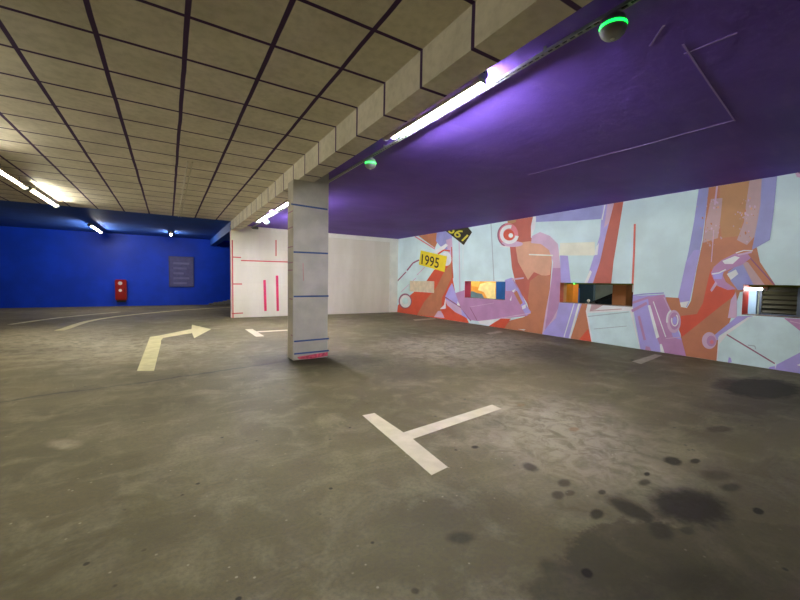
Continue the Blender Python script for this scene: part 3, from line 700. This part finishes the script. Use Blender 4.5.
# low rubble kerb where the blue wall meets the wall end
bm = bmesh.new(); a = onY(210, 301, YBLUE)
for i in range(9):
    x = a.x+.05+i*.22; h = .08+.16*min(1, i/4)+random.uniform(-.03, .03)
    box(bm, x-.13, x+.13, YBLUE-.35-random.uniform(0, .2), YBLUE-.012, 0, h, bevel=.03)
props(obj('kerb_stone', bm, M_concrete), 'low grey rough concrete kerb at the foot of the blue wall', 'kerb')

# ---------------------------------------------------------------- beyond the openings
RX = XM+WT
M_rw = paint('rear_wall_green_white', (178, 190, 178), .6); M_rt = paint('rear_teal_grey', (52, 74, 84), .6); M_rb = paint('rear_blue', (10, 70, 130), .5)
M_ro = paint('rear_orange', (232, 150, 60), .5); M_brownp = paint('rear_brown_post', (120, 66, 16), .6); M_rbl = paint('rear_bright_blue', (40, 100, 180), .5)
struct('wall_right_rear', B(XR, XR+.2, YF, YW, -.25, 3.2), M_rw)
struct('wall_far_rear', B(RX, XR, YW, YW+.2, -.25, 3.2), M_rw)
struct('ceiling', B(RX, XR, YF, YW, 3.2, 3.4), M_plain)
# closed recess behind first opening
bm = bmesh.new(); box(bm, XM+.05, RX, 11.622, 13.408, .972, 1.418)
struct('trim_2', bm, paint('recess_cream', (226, 206, 176), .5, .1, 5))
# painted partition behind second opening
PXW = 11.2
def rearpoly(name, X, pts, mat):
    bm = bmesh.new(); slab_poly(bm, [onX(x, y, X) for x, y in pts], (-1, 0, 0), .004); return obj(name, bm, mat)
bm = B(PXW, PXW+.15, onX(505, 300, PXW).y-1.2, YW, -.25, 3.2); struct('wall_partition', bm, M_rb)
pm = empty('partition_painting', (PXW, 11, 0), 'orange, cream and slate painting seen through the second opening', 'painting')
child(rearpoly('orange_area', PXW, [(466,262),(496,262),(496,310),(466,310)], M_ro), pm)
child(rearpoly('cream_area', PXW-.005, [(480,284),(488,282),(496,283),(495,291),(496,300),(487,298),(484,292),(478,290)], paint('painting_cream', (236, 206, 140), .5, .15, 4)), pm)
child(rearpoly('yellow_area', PXW-.006, [(470,281),(480,281),(478,287),(472,286)], paint('painting_yellow', (245, 190, 90), .5)), pm)
child(rearpoly('slate_area', PXW-.01, [(469,293),(472,291),(477,293),(482,294),(485,300),(485,306),(466,306)], paint('painting_slate', (104, 128, 140), .5)), pm)
child(rearpoly('pink_area', PXW-.012, [(462,280),(470,280),(469,303),(462,303)], paint('painting_pink', (230, 80, 110), .5)), pm)
# orange post and teal partition behind the third opening
def rear_box(name, X, dx, px0, px1, mat, label, cat, z1=3.2):
    y0, y1 = sorted((onX(px0, 290, X).y, onX(px1, 290, X).y))
    return props(obj(name, B(X, X+dx, y0, y1, -.25, z1), mat), label, cat)
rear_box('post', 9.6, .25, 566.5, 573, paint('post_orange', (226, 130, 20), .5), 'orange post just behind the third opening, left side', 'post')
rear_box('partition_panel', 13.6, .12, 573, 593.5, M_rt, 'dark teal-grey panel seen through the third opening', 'panel')
rear_box('partition_panel', 12.9, .05, 574, 579, M_rbl, 'bright blue low panel seen through the third opening', 'panel', 1.25)
rear_box('post', 9.9, .3, 612.5, 626, M_brownp, 'brown post just behind the third opening, right side', 'post')
# added strips inside the lintels, green LED glow painted as their colour
for o_, nm in ((OPEN[2], 'painted green glow under the lintel of the third opening'), (OPEN[3], 'painted green glow under the lintel of the fourth opening')):
    props(obj('green_glow_strip', B(RX, RX+.05, o_[0], o_[1], o_[3]-.035, o_[3]+.02), paint('painted_green_glow', (112, 128, 24), .5)), nm, 'lintel')
q = onX(574.3, 284, RX-.02)
props(obj('green_led', lathe(bmesh.new(), [(0, -.02), (.015, -.015), (.02, 0), (.015, .015), (0, .02)], 16, (RX-.03, q.y, OPEN[2][3]-.02)), M_green, smooth=True), 'tiny green light at the top left of the third opening', 'indicator light')
q = onX(588.5, 300.5, 10.6)
bl_ = empty('bollard', (10.6, q.y, -.25), 'white round-topped bollard seen through the third opening', 'bollard')
child(obj('bollard_post', lathe(bmesh.new(), [(0, -.25), (.02, -.25), (.02, q.z-.02), (0, q.z-.02)], 16, (10.6, q.y, 0)), M_greyplastic, smooth=True), bl_)
child(obj('bollard_head', lathe(bmesh.new(), [(0, q.z-.04), (.03, q.z-.03), (.045, q.z), (.03, q.z+.03), (0, q.z+.042)], 20, (10.6, q.y, 0)), M_lab, smooth=True), bl_)

def car(loc, rz):
    root = empty('car', loc, 'black parked car seen through the third opening', 'car'); root.rotation_euler = (0, 0, rz)
    Mb = paint('black_car_paint', (14, 15, 17), .2, .05, 5, .02, spec=.6); Mg = paint('dark_car_glass', (24, 30, 34), .08, .05, 5, 0); Mt = paint('tyre_rubber', (20, 20, 20), .8)
    def side(prof, w0, w1, bev):
        bm = bmesh.new(); L = [bm.verts.new((x, -w, z)) for (x, z), w in prof_w(prof, w0, w1)]; R = [bm.verts.new((x, w, z)) for (x, z), w in prof_w(prof, w0, w1)]
        bm.faces.new(L); bm.faces.new(list(reversed(R)))
        for i in range(len(L)): bm.faces.new([L[i], R[i], R[(i+1) % len(L)], L[(i+1) % len(L)]])
        bmesh.ops.recalc_face_normals(bm, faces=bm.faces); bmesh.ops.bevel(bm, geom=bm.edges[:], offset=bev, segments=3, affect='EDGES'); return bm
    def prof_w(prof, w0, w1):
        zs = [z for _, z in prof]; lo, hi = min(zs), max(zs); return [(p, w0+(w1-w0)*(p[1]-lo)/(hi-lo)) for p in prof]
    obj('body', side([(-2.1,.28),(-2.15,.6),(-2.05,.88),(-1.2,.95),(1.0,.95),(1.85,.82),(2.12,.62),(2.1,.28)], .86, .84, .05), Mb, root, True)
    obj('cabin', side([(-1.75,.92),(-1.25,1.36),(-.6,1.43),(.2,1.4),(1.15,.92)], .8, .58, .04), Mb, root, True)
    for s in (-1, 1):
        bm = bmesh.new(); y = lambda z: s*(.8+(.58-.8)*(z-.92)/.51+.006)
        for pts in ([(-1.5,.98),(-1.15,1.29),(-.62,1.36),(-.62,.98)], [(-.54,.98),(-.54,1.36),(.12,1.33),(.85,.98)]):
            bm.faces.new([bm.verts.new((x, y(z), z)) for x, z in pts])
        bmesh.ops.solidify(bm, geom=bm.faces[:], thickness=.004); obj('side_window', bm, Mg, root)
        for x in (-1.3, 1.3):
            bm = bmesh.new(); tube(bm, (x, s*.68, .31), (x, s*.87, .31), .31, 28); wh = obj('wheel', bm, Mt, root, True)
            bm = bmesh.new(); tube(bm, (x, s*.87, .31), (x, s*.878, .31), .19, 20); obj('hubcap', bm, M_metal, wh, True)
        bm = bmesh.new(); box(bm, 2.0, 2.12, s*.6-.14, s*.6+.14, .6, .72, bevel=.02); obj('headlight', bm, M_lab, root)
        bm = bmesh.new(); box(bm, .75, .9, s*.84-.08, s*.84+.08, .95, 1.07, bevel=.02); obj('wing_mirror', bm, Mb, root)
    bm = bmesh.new(); bm.faces.new([bm.verts.new(p) for p in ((.3,-.54,1.375),(.3,.54,1.375),(1.08,.7,.98),(1.08,-.7,.98))]); bmesh.ops.translate(bm, verts=bm.verts, vec=(.02, 0, .012)); bmesh.ops.solidify(bm, geom=bm.faces[:], thickness=.004); obj('windscreen', bm, Mg, root)
q = onX(594, 295, 13.0); car((13.4, q.y-1.1, -.25), math.radians(92))

# shuttered vent behind the fourth opening
VX = 9.45
v = empty('louvre_shutter', (VX, 1.3, .8), 'dark grey framed louvre with yellowish slats behind the fourth opening', 'louvre')
y1 = onX(759, 305, VX).y; y0 = onX(797, 305, VX).y; z0, z1 = .86, 1.62
bm = bmesh.new(); box(bm, VX, VX+.06, y1-.03, y1, z0, z1); box(bm, VX, VX+.06, y0-.35, y0, z0, z1); box(bm, VX, VX+.06, y0, y1, z0-.1, z0+.05); box(bm, VX, VX+.06, y0, y1, z1-.05, z1)
child(obj('louvre_frame', bm, paint('louvre_frame_grey', (70, 78, 92), .5)), v)
Ms = paint('louvre_olive', (48, 46, 28), .45); n = 8
for k in range(n):
    z = z0+.07+k*.085; bm = bmesh.new(); slab_poly(bm, [Vector((VX+.005, y0, z)), Vector((VX+.005, y1-.03, z)), Vector((VX+.05, y1-.03, z+.055)), Vector((VX+.05, y0, z+.055))], (.5, 0, -.6), .006)
    child(obj('slat', bm, Ms), v)
bm = bmesh.new(); box(bm, VX+.055, VX+.06, y0, y1-.03, z0+.05, z1-.05); child(obj('backing', bm, paint('louvre_back', (40, 38, 22), .7)), v)
rear_box('partition_panel', 9.5, .08, 744.5, 757, paint('pale_blue_panel', (160, 186, 214), .5), 'pale blue panel beside the louvre in the fourth opening', 'panel')
ya, yb = onX(768, 289, RX+.06).y, onX(738, 289, RX+.06).y
o4 = luminaire('tube_lamp', yb-ya, M_tubeR, M_housing, 'bright tube lamp under the lintel of the fourth opening', r=.045, rt_=.034)
o4.location = (RX+.09, ya, 1.475)
luminaire('tube_lamp', 1.7, M_tubeRearFill, M_housing, 'added unseen tube lamp above the car, lighting the space beyond the mural wall', arc=(60, 120)).location = (16.0, 4.5, 3.2)  # this and the next two are unseen, added to light the rear space
luminaire('tube_lamp', 1.7, M_tubeRearFill, M_housing, 'added unseen tube lamp between the posts, lighting the space beyond the mural wall', arc=(60, 120)).location = (11.2, 4.4, 3.2)
luminaire('tube_lamp', 1.7, M_tubeRearFill, M_housing, 'added unseen tube lamp lighting the painted partition beyond the mural wall', arc=(60, 120)).location = (10.2, 10.4, 3.2)
